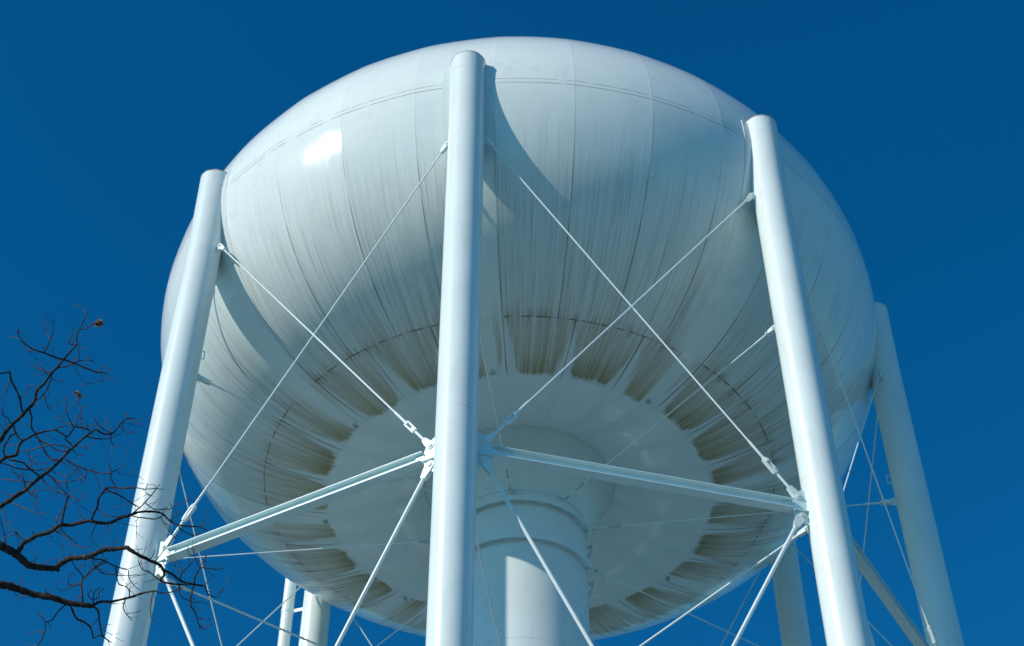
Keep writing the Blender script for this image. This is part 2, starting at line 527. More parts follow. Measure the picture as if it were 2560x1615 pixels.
# ---- tie rods
def clevis(m, pin, d, n_, L, w0, w1, gap, th=.02):
    w = d.cross(n_)
    arc = [(-w0 * cos(a) , w0 * sin(a)) for a in [R(-80 + 160 * i / 8) for i in range(9)]]
    outl = [(q[0], -q[1]) for q in arc]
    outl = [(-w0 * cos(R(t)), w0 * sin(R(t))) for t in range(-80, 81, 20)] + [(L * .45, w0 * .95), (L, w1), (L, -w1), (L * .45, -w0 * .95)]
    for s_ in (-1, 1):
        m.prism(pin + n_ * (gap * s_), d, w, n_, outl, th)
    m.tube([pin - n_ * (gap + th + .014), pin + n_ * (gap + th + .014)], w0 * .52, 14)
    m.tube([pin - n_ * (gap + th + .022), pin + n_ * (gap + th + .022)], w0 * .26, 10)
def rod(pa, pb, n_, r, up_end=None, buckle=False, ca=(.26, .075, .045), cb=(.26, .075, .045), name='tie_rod', big=1.55):
    d = (pb - pa).normalized(); L = (pb - pa).length
    m = MB()
    a0 = pa + d * (ca[0] * .85); b0 = pb - d * (cb[0] * .85)
    if buckle:
        t0, t1 = L - 1.0, L - .62            # turnbuckle span measured from the top end
        u0 = L - 1.42
        m.tube([a0, pa + d * (u0 - .06), pa + d * u0, pa + d * t0], [r, r, r * big, r * big], 12)
        m.tube([pa + d * t1, b0], r * big, 12)
    else:
        m.tube([a0, a0 + d * .35, a0 + d * .42, b0 - d * .42, b0 - d * .35, b0], [r * big, r * big, r, r, r * big, r * big], 12)
    o = m.build(name, MAT_ROD, tower); o.rotation_euler.z = TURN
    m = MB(); clevis(m, pa, d, n_, ca[0], ca[1], ca[2], .030)
    m.build('clevis', MAT_ROD, o)
    m = MB(); clevis(m, pb, -d, n_, cb[0], cb[1], cb[2], .030)
    m.build('clevis', MAT_ROD, o)
    if buckle:
        m = MB(); w = d.cross(n_); c0 = pa + d * ((t0 + t1) / 2)
        for s_ in (-1, 1):
            m.prism(c0 + w * (.040 * s_), d, n_, w, [(-.18, .025), (-.13, .036), (.13, .036), (.18, .025), (.18, -.025), (.13, -.036), (-.13, -.036), (-.18, -.025)], .034)
        for s_ in (-1, 1):
            m.tube([c0 + d * (.09 * s_), c0 + d * (.19 * s_)], [.058, .046], 12)
        m.build('turnbuckle', MAT_ROD, o)
    return o
def pin(z, az, sgn, off):
    c_ = colc(z, az); o_ = colc(z, az + 45.0 * sgn)
    return c_ + (o_ - c_).normalized() * off
nb = P(22.5, 1, -H).normalized(); nb = Vector((sin(R(22.5)), -cos(R(22.5)), 0))
sh = .021      # the two diagonals pass each other with a little clearance
r1 = rod(pin(-1.85, 0, 1, .47) , pin(-10.38, 45, -1, .53), nb, .0175, buckle=True, ca=(.24, .06, .035))
r2 = rod(pin(-1.85, 45, -1, .47), pin(-10.38, 0, 1, .53), nb, .0175, buckle=True, ca=(.24, .06, .035))
r3 = rod(pin(-10.83, 0, 1, .52), pin(-22.55, 45, -1, .53), nb, .036, buckle=True, ca=(.30, .09, .05), big=1.25)
r4 = rod(pin(-10.83, 45, -1, .52), pin(-22.55, 0, 1, .53), nb, .036, buckle=True, ca=(.30, .09, .05), big=1.25)
r5 = rod(pin(-23.0, 0, 1, .52), pin(-31.7, 45, -1, .40), nb, .036, ca=(.30, .09, .05), big=1.25)
r6 = rod(pin(-23.0, 45, -1, .52), pin(-31.7, 0, 1, .40), nb, .036, ca=(.30, .09, .05), big=1.25)
rot_copies([r1, r2, r3, r4, r5, r6], NCOL)
tx = Vector((1, 0, 0))
r7 = rod(colc(-5.43) + inw * .50, P(0, 1.66, -5.52), tx, .0145, ca=(.24, .055, .035), cb=(.16, .045, .03), name='radial_rod')
r8 = rod(colc(-10.70) + inw * .50, P(0, 1.66, -10.74), tx, .021, ca=(.24, .055, .035), cb=(.16, .045, .03), name='radial_rod')
for o, z0, zr in ((r7, -5.43, -5.52), (r8, -10.70, -10.74)):
    a = colc(z0) + inw * .5; b = P(0, 1.66, zr); d = (b - a).normalized(); w = d.cross(tx); c0 = b - d * .55
    m = MB()
    for s_ in (-1, 1):
        m.box(c0 + w * (.020 * s_), d, w, tx, .12, .006, .014)
        m.tube([c0 + d * (.10 * s_), c0 + d * (.15 * s_)], [.028, .02], 10)
    m.build('turnbuckle', MAT_LUG, o)  # greyer than the painted rods: the buckles' shade is put into the colour
rot_copies([r7, r8], NCOL)
# lugs on the riser where the radial rods end
lugs = []
for z0 in (-5.52, -10.74):
    m = MB(); c0 = P(0, R_RISER, z0)
    m.prism(c0, Vector((0, -1, 0)), up, tx, [(-.02, .16), (.06, .13), (.16, .05), (.16, -.06), (.05, -.13), (-.02, -.16)], .03)
    p_ = m.build('anchor_lug', MAT_RISER, riser); p_.rotation_euler.z = TURN; lugs.append(p_)
rot_copies(lugs, NCOL)

# ---- overflow pipe beside the sixth column
az6 = COL0 + 225.0
tdir = Vector((-.94, .34, 0)).normalized()
m = MB()
m.tube([colc(z, az6) + tdir * .89 for z in (-.4, -1.5, -2.4, -6, -12, -20, -30, -32.5)], .165, 24)
pipe = m.build('overflow_pipe', MAT_COL, tower)
for z in (-2.45, -6.5, -12.5, -18.5, -24.5, -29.5):
    m = MB()
    m.box(colc(z, az6) + tdir * .555, tdir, tdir.cross(up).normalized(), up, .18, .012, .05)
    m.tube([colc(z + .05, az6) + tdir * .89, colc(z - .05, az6) + tdir * .89], .178, 24)
    m.build('pipe_bracket', MAT_STEEL, pipe)

# ------------------------------------------------------------------ bare tree
DATA = """
0 -9.632,-18.841,11.818,0.0583 -8.402,-19.125,11.702,0.0499 -7.159,-19.513,11.784,0.0411 -5.969,-19.924,11.980,0.0325 -5.265,-20.257,12.185,0.0270 -4.920,-20.449,12.336,0.0241
0 -4.920,-20.449,12.336,0.0222 -4.859,-20.491,12.358,0.0213 -4.797,-20.541,12.374,0.0204 -4.728,-20.636,12.398,0.0190 -4.651,-20.721,12.412,0.0178 -4.547,-20.817,12.440,0.0162 -4.458,-20.900,12.479,0.0146 -4.419,-20.945,12.510,0.0138 -4.394,-21.026,12.556,0.0126 -4.326,-21.083,12.582,0.0115 -4.253,-21.173,12.619,0.0106 -4.180,-21.247,12.634,0.0099 -4.112,-21.337,12.646,0.0092 -4.033,-21.437,12.647,0.0082 -3.958,-21.521,12.657,0.0071
0 -3.958,-21.521,12.657,0.0071 -3.970,-21.544,12.726,0.0065 -3.955,-21.561,12.808,0.0058 -3.932,-21.580,12.875,0.0051 -3.895,-21.623,12.987,0.0037
0 -3.955,-21.561,12.808,0.0051 -3.909,-21.554,12.817,0.0047 -3.870,-21.560,12.851,0.0043 -3.817,-21.554,12.897,0.0037
0 -3.958,-21.521,12.657,0.0051 -4.025,-21.550,12.642,0.0045 -3.986,-21.629,12.680,0.0037 -3.970,-21.687,12.709,0.0033
0 -4.112,-21.337,12.646,0.0087 -4.184,-21.375,12.641,0.0081 -4.265,-21.443,12.631,0.0073 -4.352,-21.491,12.628,0.0064 -4.433,-21.550,12.656,0.0053 -4.468,-21.599,12.687,0.0046 -4.474,-21.631,12.705,0.0042 -4.468,-21.668,12.736,0.0037
0 -4.265,-21.443,12.631,0.0063 -4.227,-21.483,12.701,0.0055 -4.206,-21.523,12.796,0.0045 -4.195,-21.574,12.913,0.0034
0 -4.436,-21.554,12.659,0.0042 -4.410,-21.567,12.670,0.0036 -4.383,-21.597,12.695,0.0034
0 -4.474,-21.631,12.705,0.0037 -4.508,-21.657,12.704,0.0034
0 -4.473,-21.628,12.704,0.0037 -4.428,-21.626,12.713,0.0034
0 -4.433,-21.550,12.656,0.0042 -4.408,-21.529,12.597,0.0037 -4.358,-21.536,12.569,0.0033 -4.297,-21.582,12.570,0.0034
0 -4.112,-21.337,12.646,0.0090 -4.013,-21.322,12.617,0.0083 -3.920,-21.283,12.594,0.0074 -3.805,-21.256,12.564,0.0063 -3.734,-21.258,12.561,0.0055
0 -3.734,-21.258,12.561,0.0051 -3.699,-21.229,12.505,0.0042 -3.632,-21.246,12.491,0.0033
0 -3.814,-21.258,12.566,0.0047 -3.764,-21.283,12.587,0.0040 -3.705,-21.313,12.606,0.0034
0 -3.769,-21.257,12.563,0.0042 -3.764,-21.203,12.528,0.0037 -3.771,-21.164,12.493,0.0034
0 -3.734,-21.258,12.561,0.0042 -3.662,-21.313,12.558,0.0033
0 -4.180,-21.247,12.634,0.0068 -4.091,-21.231,12.666,0.0059 -4.000,-21.244,12.715,0.0049 -3.907,-21.238,12.733,0.0039 -3.854,-21.220,12.718,0.0034
0 -3.992,-21.243,12.717,0.0047 -3.999,-21.323,12.768,0.0040 -3.978,-21.399,12.824,0.0034
0 -3.927,-21.286,12.595,0.0042 -3.900,-21.299,12.681,0.0037 -3.875,-21.301,12.740,0.0034
0 -4.235,-21.191,12.623,0.0060 -4.329,-21.185,12.656,0.0052 -4.404,-21.192,12.687,0.0044 -4.456,-21.206,12.740,0.0038
0 -4.271,-21.150,12.610,0.0047 -4.333,-21.185,12.681,0.0039 -4.377,-21.204,12.742,0.0034
0 -4.277,-21.143,12.607,0.0042 -4.180,-21.092,12.597,0.0036 -4.142,-21.101,12.619,0.0034
0 -4.235,-21.191,12.623,0.0068 -4.257,-21.143,12.514,0.0065 -4.289,-21.122,12.426,0.0062 -4.339,-21.117,12.354,0.0059
0 -4.289,-21.122,12.426,0.0047 -4.281,-21.049,12.398,0.0042 -4.259,-20.989,12.362,0.0036 -4.216,-20.975,12.351,0.0034
0 -4.268,-21.014,12.377,0.0037 -4.181,-21.025,12.359,0.0034
0 -4.283,-21.067,12.405,0.0037 -4.239,-21.112,12.429,0.0034
0 -4.540,-20.824,12.443,0.0101 -4.554,-20.889,12.483,0.0097 -4.561,-20.963,12.525,0.0093 -4.593,-21.063,12.565,0.0086 -4.615,-21.146,12.585,0.0080 -4.613,-21.219,12.596,0.0075 -4.677,-21.271,12.539,0.0068 -4.717,-21.301,12.508,0.0063
0 -4.613,-21.219,12.596,0.0047 -4.608,-21.258,12.607,0.0034
0 -4.613,-21.139,12.583,0.0056 -4.657,-21.073,12.497,0.0048 -4.713,-21.024,12.457,0.0042
0 -4.560,-20.950,12.518,0.0047 -4.479,-21.034,12.544,0.0041 -4.448,-21.084,12.570,0.0037 -4.375,-21.082,12.535,0.0034
0 -4.480,-20.879,12.469,0.0085 -4.470,-20.779,12.438,0.0081 -4.484,-20.697,12.403,0.0077 -4.448,-20.621,12.373,0.0073
0 -4.670,-20.700,12.408,0.0061 -4.686,-20.785,12.433,0.0054 -4.728,-20.841,12.431,0.0048 -4.696,-20.946,12.468,0.0038
0 -4.651,-20.721,12.412,0.0072 -4.633,-20.637,12.372,0.0066 -4.681,-20.618,12.365,0.0062 -4.728,-20.556,12.312,0.0055 -4.763,-20.508,12.261,0.0048
0 -4.640,-20.672,12.389,0.0089 -4.603,-20.651,12.325,0.0082 -4.554,-20.637,12.289,0.0076
1 -9.377,-18.661,11.994,0.0512 -8.108,-19.132,11.979,0.0426 -6.846,-19.648,12.154,0.0336 -5.652,-19.999,12.303,0.0252 -4.996,-20.140,12.378,0.0207
1 -4.996,-20.140,12.378,0.0188 -4.910,-20.169,12.406,0.0171 -4.882,-20.181,12.420,0.0165 -4.840,-20.197,12.454,0.0155 -4.740,-20.202,12.485,0.0135 -4.730,-20.220,12.524,0.0128 -4.717,-20.241,12.578,0.0117 -4.692,-20.248,12.621,0.0112 -4.643,-20.239,12.671,0.0106 -4.591,-20.231,12.727,0.0098
0 -4.451,-20.628,12.376,0.0089 -4.364,-20.675,12.362,0.0079 -4.254,-20.718,12.347,0.0064 -4.216,-20.742,12.356,0.0057 -4.134,-20.753,12.358,0.0043
0 -4.251,-20.720,12.348,0.0082 -4.181,-20.701,12.315,0.0078 -4.136,-20.681,12.296,0.0075 -4.092,-20.716,12.337,0.0070 -4.068,-20.734,12.368,0.0067 -4.008,-20.718,12.370,0.0063 -3.933,-20.683,12.365,0.0056
0 -4.136,-20.681,12.296,0.0068 -4.155,-20.660,12.280,0.0064 -4.115,-20.623,12.265,0.0057 -4.096,-20.591,12.256,0.0052
0 -4.076,-20.728,12.358,0.0060 -4.113,-20.807,12.400,0.0052 -4.138,-20.862,12.446,0.0045 -4.137,-20.907,12.489,0.0039 -4.119,-20.961,12.524,0.0034
0 -4.013,-20.720,12.370,0.0056 -4.023,-20.763,12.450,0.0051 -4.037,-20.790,12.533,0.0046 -4.074,-20.810,12.612,0.0041 -4.082,-20.827,12.651,0.0038
0 -4.072,-20.731,12.363,0.0047 -4.033,-20.813,12.405,0.0039 -4.002,-20.863,12.432,0.0034
0 -4.092,-20.761,12.375,0.0047 -4.170,-20.746,12.405,0.0040 -4.216,-20.770,12.462,0.0034
0 -4.043,-20.794,12.546,0.0038 -3.984,-20.821,12.544,0.0035
0 -3.958,-20.695,12.367,0.0043 -3.959,-20.774,12.404,0.0035
1 -4.840,-20.197,12.454,0.0074 -4.845,-20.287,12.504,0.0065 -4.809,-20.334,12.535,0.0058 -4.753,-20.388,12.585,0.0049
2 -9.592,-18.261,11.942,0.0600 -8.453,-18.495,11.775,0.0519 -7.218,-18.838,11.811,0.0429 -6.150,-19.234,11.991,0.0347 -5.426,-19.509,12.137,0.0291 -5.033,-19.666,12.253,0.0260
2 -4.957,-19.689,12.277,0.0229 -4.862,-19.736,12.316,0.0215 -4.769,-19.780,12.363,0.0202 -4.703,-19.809,12.387,0.0192 -4.649,-19.841,12.432,0.0183 -4.562,-19.874,12.501,0.0168 -4.484,-19.900,12.558,0.0156 -4.397,-19.941,12.638,0.0140 -4.323,-19.998,12.700,0.0127 -4.254,-20.047,12.731,0.0116 -4.156,-20.118,12.780,0.0108 -4.098,-20.154,12.804,0.0103
2 -4.103,-20.151,12.802,0.0098 -4.054,-20.151,12.842,0.0093 -3.989,-20.106,12.831,0.0087 -3.919,-20.089,12.840,0.0080 -3.877,-20.101,12.884,0.0073 -3.836,-20.123,12.946,0.0065 -3.782,-20.146,12.988,0.0056 -3.703,-20.125,13.003,0.0045
2 -3.782,-20.146,12.988,0.0045 -3.787,-20.170,13.023,0.0037 -3.821,-20.180,13.046,0.0036
2 -3.786,-20.168,13.020,0.0040 -3.760,-20.181,13.033,0.0036
2 -3.912,-20.091,12.847,0.0054 -3.987,-20.141,12.857,0.0048 -4.046,-20.209,12.884,0.0040 -4.080,-20.263,12.924,0.0036
2 -4.036,-20.198,12.879,0.0045 -4.000,-20.272,12.897,0.0036
2 -3.931,-20.103,12.850,0.0045 -3.904,-20.137,12.916,0.0036
2 -3.822,-20.129,12.957,0.0045 -3.823,-20.088,12.914,0.0041 -3.782,-20.052,12.889,0.0036 -3.702,-20.037,12.903,0.0036
2 -3.925,-20.090,12.839,0.0059 -3.908,-20.054,12.765,0.0048 -3.860,-20.042,12.714,0.0039 -3.826,-20.056,12.705,0.0036
2 -4.147,-20.124,12.784,0.0063 -4.053,-20.081,12.791,0.0057 -3.944,-20.038,12.828,0.0049 -3.875,-20.044,12.873,0.0043 -3.842,-20.036,12.891,0.0040
2 -4.373,-19.960,12.659,0.0086 -4.272,-19.957,12.582,0.0080 -4.136,-19.973,12.507,0.0071 -4.041,-19.992,12.455,0.0065 -3.915,-20.023,12.399,0.0056 -3.845,-20.055,12.396,0.0051 -3.775,-20.094,12.405,0.0045 -3.713,-20.141,12.407,0.0039
2 -3.845,-20.055,12.396,0.0049 -3.869,-20.103,12.427,0.0041 -3.862,-20.146,12.457,0.0035
2 -3.856,-20.050,12.396,0.0062 -3.859,-19.988,12.356,0.0060 -3.819,-19.945,12.320,0.0057 -3.814,-19.896,12.265,0.0054
2 -4.128,-19.975,12.503,0.0054 -4.126,-19.911,12.469,0.0044 -4.151,-19.852,12.445,0.0036
2 -4.128,-19.906,12.467,0.0054 -4.218,-19.846,12.475,0.0052 -4.327,-19.783,12.500,0.0049 -4.438,-19.735,12.543,0.0047 -4.514,-19.715,12.584,0.0045
2 -4.204,-19.965,12.544,0.0054 -4.275,-19.881,12.518,0.0048 -4.347,-19.775,12.497,0.0041 -4.326,-19.679,12.468,0.0036
2 -4.196,-19.861,12.473,0.0040 -4.181,-19.793,12.452,0.0036
2 -3.804,-20.078,12.401,0.0039 -3.761,-20.043,12.375,0.0036
2 -4.530,-19.885,12.525,0.0079 -4.446,-19.868,12.470,0.0071 -4.393,-19.843,12.406,0.0064 -4.332,-19.820,12.352,0.0057 -4.268,-19.812,12.300,0.0049 -4.167,-19.833,12.244,0.0039
2 -4.570,-19.871,12.496,0.0054 -4.519,-19.840,12.433,0.0052 -4.445,-19.827,12.372,0.0050 -4.376,-19.820,12.341,0.0048 -4.336,-19.819,12.324,0.0047 -4.306,-19.815,12.309,0.0046 -4.298,-19.794,12.267,0.0044
2 -4.561,-19.866,12.485,0.0089 -4.625,-19.900,12.516,0.0087 -4.680,-19.933,12.543,0.0085 -4.738,-19.966,12.588,0.0083 -4.793,-19.977,12.597,0.0082 -4.887,-19.988,12.613,0.0079
2 -4.675,-19.930,12.541,0.0067 -4.697,-19.931,12.532,0.0066 -4.794,-19.982,12.509,0.0061 -4.852,-20.045,12.498,0.0057 -4.916,-20.083,12.485,0.0054
2 -4.671,-19.928,12.538,0.0059 -4.606,-19.895,12.557,0.0054 -4.504,-19.850,12.618,0.0045
2 -4.675,-19.930,12.541,0.0049 -4.668,-19.957,12.601,0.0044 -4.618,-19.984,12.688,0.0036
2 -4.698,-20.008,12.692,0.0040 -4.694,-19.961,12.647,0.0037 -4.678,-19.929,12.626,0.0036
2 -4.627,-19.849,12.450,0.0054 -4.770,-19.807,12.491,0.0051 -4.902,-19.787,12.526,0.0048 -5.016,-19.758,12.551,0.0045
2 -4.708,-19.806,12.385,0.0071 -4.732,-19.843,12.455,0.0063 -4.756,-19.865,12.504,0.0057 -4.836,-19.857,12.546,0.0048 -4.880,-19.877,12.603,0.0040
2 -4.756,-19.865,12.504,0.0045 -4.759,-19.904,12.610,0.0036
2 -4.769,-19.780,12.363,0.0049 -4.839,-19.753,12.362,0.0045 -4.911,-19.742,12.383,0.0040 -4.972,-19.754,12.421,0.0036
2 -4.708,-19.806,12.385,0.0059 -4.629,-19.789,12.320,0.0049 -4.593,-19.780,12.291,0.0044 -4.609,-19.747,12.247,0.0038 -4.582,-19.734,12.237,0.0035
2 -4.675,-19.799,12.358,0.0049 -4.593,-19.822,12.364,0.0043 -4.472,-19.830,12.369,0.0035
2 -4.593,-19.780,12.291,0.0039 -4.577,-19.831,12.321,0.0036
2 -4.878,-19.728,12.310,0.0054 -4.748,-19.756,12.228,0.0048 -4.659,-19.777,12.176,0.0044 -4.573,-19.787,12.121,0.0040 -4.489,-19.808,12.086,0.0036 -4.441,-19.841,12.083,0.0035
2 -4.391,-19.945,12.644,0.0083 -4.473,-19.914,12.667,0.0081 -4.536,-19.920,12.712,0.0079 -4.578,-19.950,12.766,0.0077 -4.636,-19.978,12.853,0.0074 -4.676,-19.991,12.929,0.0072
2 -4.323,-19.998,12.700,0.0072 -4.439,-19.968,12.744,0.0068 -4.534,-19.970,12.804,0.0065 -4.625,-19.984,12.854,0.0062 -4.685,-20.011,12.900,0.0059
2 -4.288,-20.022,12.715,0.0059 -4.446,-20.070,12.730,0.0057 -4.558,-20.052,12.715,0.0056 -4.665,-20.022,12.705,0.0055 -4.795,-20.004,12.684,0.0054
2 -4.254,-20.047,12.731,0.0054 -4.152,-20.067,12.701,0.0041 -4.108,-20.090,12.712,0.0036
2 -4.152,-20.067,12.701,0.0040 -4.107,-20.051,12.666,0.0036
2 -4.288,-20.022,12.715,0.0050 -4.241,-19.970,12.686,0.0040 -4.170,-19.939,12.700,0.0036
2 -4.484,-19.900,12.558,0.0045 -4.414,-19.882,12.512,0.0037 -4.321,-19.907,12.491,0.0036
2 -4.957,-19.689,12.277,0.0059 -4.905,-19.679,12.196,0.0054 -4.872,-19.669,12.110,0.0049 -4.806,-19.678,12.022,0.0044 -4.743,-19.700,11.958,0.0041 -4.627,-19.732,11.864,0.0035
3 -9.314,-19.360,13.416,0.0649 -8.368,-19.518,13.171,0.0599 -7.318,-19.545,12.885,0.0544 -6.355,-19.472,12.587,0.0493 -5.583,-19.352,12.333,0.0452 -5.089,-19.252,12.189,0.0426
3 -5.089,-19.252,12.189,0.0426 -5.034,-19.220,12.171,0.0411 -4.982,-19.188,12.160,0.0397 -4.897,-19.125,12.143,0.0373 -4.835,-19.039,12.125,0.0351 -4.791,-18.967,12.120,0.0335 -4.699,-18.886,12.157,0.0310 -4.623,-18.821,12.193,0.0289 -4.577,-18.787,12.228,0.0277
3 -4.592,-18.798,12.216,0.0237 -4.544,-18.777,12.192,0.0158
3 -4.892,-19.118,12.142,0.0233 -4.851,-19.159,12.188,0.0227 -4.811,-19.205,12.223,0.0220 -4.729,-19.249,12.237,0.0212 -4.660,-19.278,12.256,0.0206 -4.561,-19.310,12.260,0.0197 -4.500,-19.346,12.273,0.0190 -4.430,-19.383,12.292,0.0183 -4.325,-19.388,12.293,0.0174 -4.219,-19.413,12.303,0.0164 -4.141,-19.428,12.303,0.0157 -4.033,-19.428,12.278,0.0148 -3.931,-19.459,12.260,0.0139 -3.852,-19.499,12.276,0.0131 -3.770,-19.540,12.272,0.0124 -3.676,-19.576,12.279,0.0115
3 -3.770,-19.540,12.272,0.0115 -3.717,-19.573,12.269,0.0113 -3.634,-19.612,12.266,0.0109 -3.541,-19.633,12.256,0.0104 -3.448,-19.653,12.232,0.0098 -3.389,-19.650,12.200,0.0093 -3.330,-19.635,12.149,0.0087 -3.260,-19.623,12.110,0.0080 -3.190,-19.633,12.084,0.0073 -3.077,-19.650,12.061,0.0061 -3.011,-19.644,12.051,0.0053 -2.952,-19.620,12.029,0.0044
3 -3.011,-19.644,12.051,0.0044 -3.002,-19.653,12.106,0.0036
3 -3.249,-19.625,12.105,0.0063 -3.206,-19.584,12.065,0.0055 -3.132,-19.548,12.045,0.0045 -3.090,-19.529,12.038,0.0039
3 -3.114,-19.540,12.042,0.0044 -2.988,-19.588,12.026,0.0036
3 -3.389,-19.650,12.200,0.0063 -3.437,-19.616,12.192,0.0062 -3.496,-19.589,12.200,0.0060 -3.595,-19.556,12.240,0.0058 -3.732,-19.508,12.300,0.0055
3 -3.726,-19.567,12.269,0.0076 -3.630,-19.654,12.287,0.0067 -3.554,-19.740,12.302,0.0059 -3.479,-19.826,12.330,0.0049 -3.412,-19.910,12.366,0.0039
3 -3.510,-19.790,12.318,0.0039 -3.559,-19.811,12.335,0.0036
3 -3.573,-19.719,12.298,0.0049 -3.514,-19.680,12.267,0.0046 -3.451,-19.653,12.260,0.0043 -3.370,-19.631,12.284,0.0040 -3.321,-19.616,12.310,0.0037 -3.291,-19.619,12.378,0.0036
3 -3.329,-19.618,12.306,0.0040 -3.350,-19.646,12.356,0.0036
3 -3.663,-19.532,12.270,0.0040 -3.683,-19.455,12.209,0.0036 -3.691,-19.349,12.152,0.0036
3 -3.421,-19.627,12.195,0.0044 -3.388,-19.605,12.145,0.0036 -3.342,-19.598,12.120,0.0036
3 -3.324,-19.634,12.146,0.0044 -3.253,-19.669,12.184,0.0036 -3.210,-19.704,12.225,0.0036
3 -3.404,-19.651,12.208,0.0039 -3.363,-19.708,12.230,0.0036
3 -4.430,-19.383,12.292,0.0099 -4.402,-19.480,12.340,0.0091 -4.378,-19.553,12.390,0.0083 -4.362,-19.598,12.425,0.0077 -4.335,-19.637,12.447,0.0072
3 -4.500,-19.346,12.273,0.0055 -4.482,-19.364,12.408,0.0050 -4.444,-19.373,12.522,0.0046
3 -4.141,-19.428,12.303,0.0104 -4.106,-19.492,12.329,0.0101 -4.060,-19.577,12.369,0.0097 -4.046,-19.640,12.402,0.0093 -4.000,-19.705,12.421,0.0089 -3.952,-19.758,12.438,0.0086 -3.893,-19.789,12.424,0.0083 -3.809,-19.820,12.392,0.0078 -3.630,-19.909,12.319,0.0067
3 -3.794,-19.828,12.386,0.0063 -3.673,-19.831,12.390,0.0055 -3.577,-19.811,12.385,0.0048 -3.494,-19.799,12.401,0.0042 -3.393,-19.781,12.406,0.0036
3 -3.563,-19.809,12.388,0.0040 -3.544,-19.846,12.419,0.0036
3 -3.451,-19.861,12.345,0.0039 -3.460,-19.910,12.360,0.0036
3 -3.964,-19.745,12.433,0.0072 -3.888,-19.673,12.447,0.0067 -3.812,-19.577,12.464,0.0062 -3.766,-19.509,12.464,0.0058 -3.724,-19.448,12.471,0.0055
3 -3.825,-19.593,12.461,0.0055 -3.781,-19.553,12.454,0.0051 -3.701,-19.483,12.439,0.0043 -3.670,-19.460,12.429,0.0040
3 -4.072,-19.556,12.359,0.0055 -3.958,-19.542,12.278,0.0052 -3.860,-19.550,12.259,0.0051 -3.770,-19.582,12.257,0.0050
3 -4.180,-19.420,12.303,0.0055 -4.241,-19.445,12.356,0.0045 -4.274,-19.474,12.416,0.0036
3 -4.078,-19.428,12.289,0.0055 -4.128,-19.335,12.239,0.0044 -4.168,-19.259,12.203,0.0036
3 -4.525,-19.331,12.268,0.0059 -4.419,-19.326,12.223,0.0054 -4.355,-19.324,12.178,0.0050 -4.307,-19.310,12.105,0.0046 -4.253,-19.331,12.084,0.0043 -4.179,-19.343,12.051,0.0040 -4.083,-19.397,12.032,0.0036
3 -4.442,-19.377,12.289,0.0059 -4.414,-19.324,12.248,0.0054 -4.355,-19.263,12.225,0.0047 -4.293,-19.210,12.194,0.0040
3 -3.925,-19.462,12.261,0.0045 -3.960,-19.457,12.203,0.0036 -3.948,-19.446,12.175,0.0036
3 -4.999,-19.199,12.164,0.0068 -4.990,-19.221,12.212,0.0064 -5.013,-19.257,12.291,0.0058 -5.046,-19.314,12.378,0.0049 -5.058,-19.343,12.415,0.0045
3 -4.996,-19.230,12.232,0.0045 -4.970,-19.249,12.261,0.0042 -4.895,-19.265,12.279,0.0036 -4.874,-19.308,12.316,0.0037
3 -4.712,-19.256,12.242,0.0064 -4.716,-19.276,12.275,0.0050 -4.744,-19.284,12.304,0.0036
3 -4.768,-18.947,12.129,0.0046 -4.713,-19.047,12.196,0.0037
3 -4.745,-18.927,12.139,0.0051 -4.659,-18.916,12.176,0.0043 -4.604,-18.936,12.214,0.0038 -4.560,-18.930,12.230,0.0037 -4.524,-18.943,12.255,0.0037
3 -4.577,-18.787,12.228,0.0277 -4.518,-18.827,12.260,0.0269 -4.436,-18.868,12.276,0.0260 -4.353,-18.895,12.267,0.0251 -4.266,-18.930,12.247,0.0243 -4.178,-18.989,12.238,0.0233 -4.066,-19.069,12.224,0.0222 -3.961,-19.111,12.204,0.0211 -3.878,-19.143,12.191,0.0203 -3.805,-19.171,12.175,0.0196 -3.724,-19.155,12.124,0.0186
3 -3.811,-19.168,12.176,0.0186 -3.691,-19.110,12.127,0.0168 -3.564,-19.040,12.104,0.0150 -3.502,-18.998,12.094,0.0141 -3.474,-18.944,12.079,0.0134 -3.402,-18.894,12.067,0.0123 -3.332,-18.811,12.052,0.0115 -3.253,-18.744,12.060,0.0109 -3.113,-18.646,12.103,0.0096
3 -3.479,-18.953,12.081,0.0108 -3.471,-18.902,12.048,0.0105 -3.511,-18.862,12.016,0.0101 -3.443,-18.844,11.994,0.0097 -3.330,-18.841,11.982,0.0089 -3.229,-18.845,11.981,0.0081
3 -3.113,-18.646,12.103,0.0070 -3.084,-18.591,12.046,0.0061 -3.001,-18.560,12.027,0.0051 -2.964,-18.584,12.072,0.0043 -2.930,-18.603,12.120,0.0037
3 -3.113,-18.646,12.103,0.0051 -3.050,-18.764,12.128,0.0037
3 -3.206,-18.711,12.074,0.0081 -3.190,-18.795,12.112,0.0074 -3.139,-18.873,12.144,0.0066 -3.084,-18.902,12.136,0.0061 -2.951,-18.935,12.090,0.0047 -2.890,-18.971,12.084,0.0040
3 -3.139,-18.873,12.144,0.0060 -3.177,-18.946,12.208,0.0051 -3.201,-18.994,12.270,0.0043 -3.217,-19.042,12.317,0.0037
3 -3.084,-18.902,12.136,0.0051 -3.084,-18.959,12.198,0.0042 -3.072,-19.002,12.234,0.0036
3 -3.185,-18.962,12.229,0.0046 -3.237,-19.013,12.220,0.0039 -3.240,-19.106,12.254,0.0037
3 -3.206,-18.711,12.074,0.0089 -3.246,-18.593,12.025,0.0080 -3.259,-18.497,11.983,0.0072 -3.213,-18.412,11.933,0.0062 -3.183,-18.316,11.864,0.0049 -3.124,-18.272,11.846,0.0041
3 -3.203,-18.380,11.910,0.0051 -3.060,-18.400,11.880,0.0037 -3.018,-18.418,11.880,0.0037
3 -3.193,-18.348,11.887,0.0046 -3.169,-18.286,11.810,0.0037
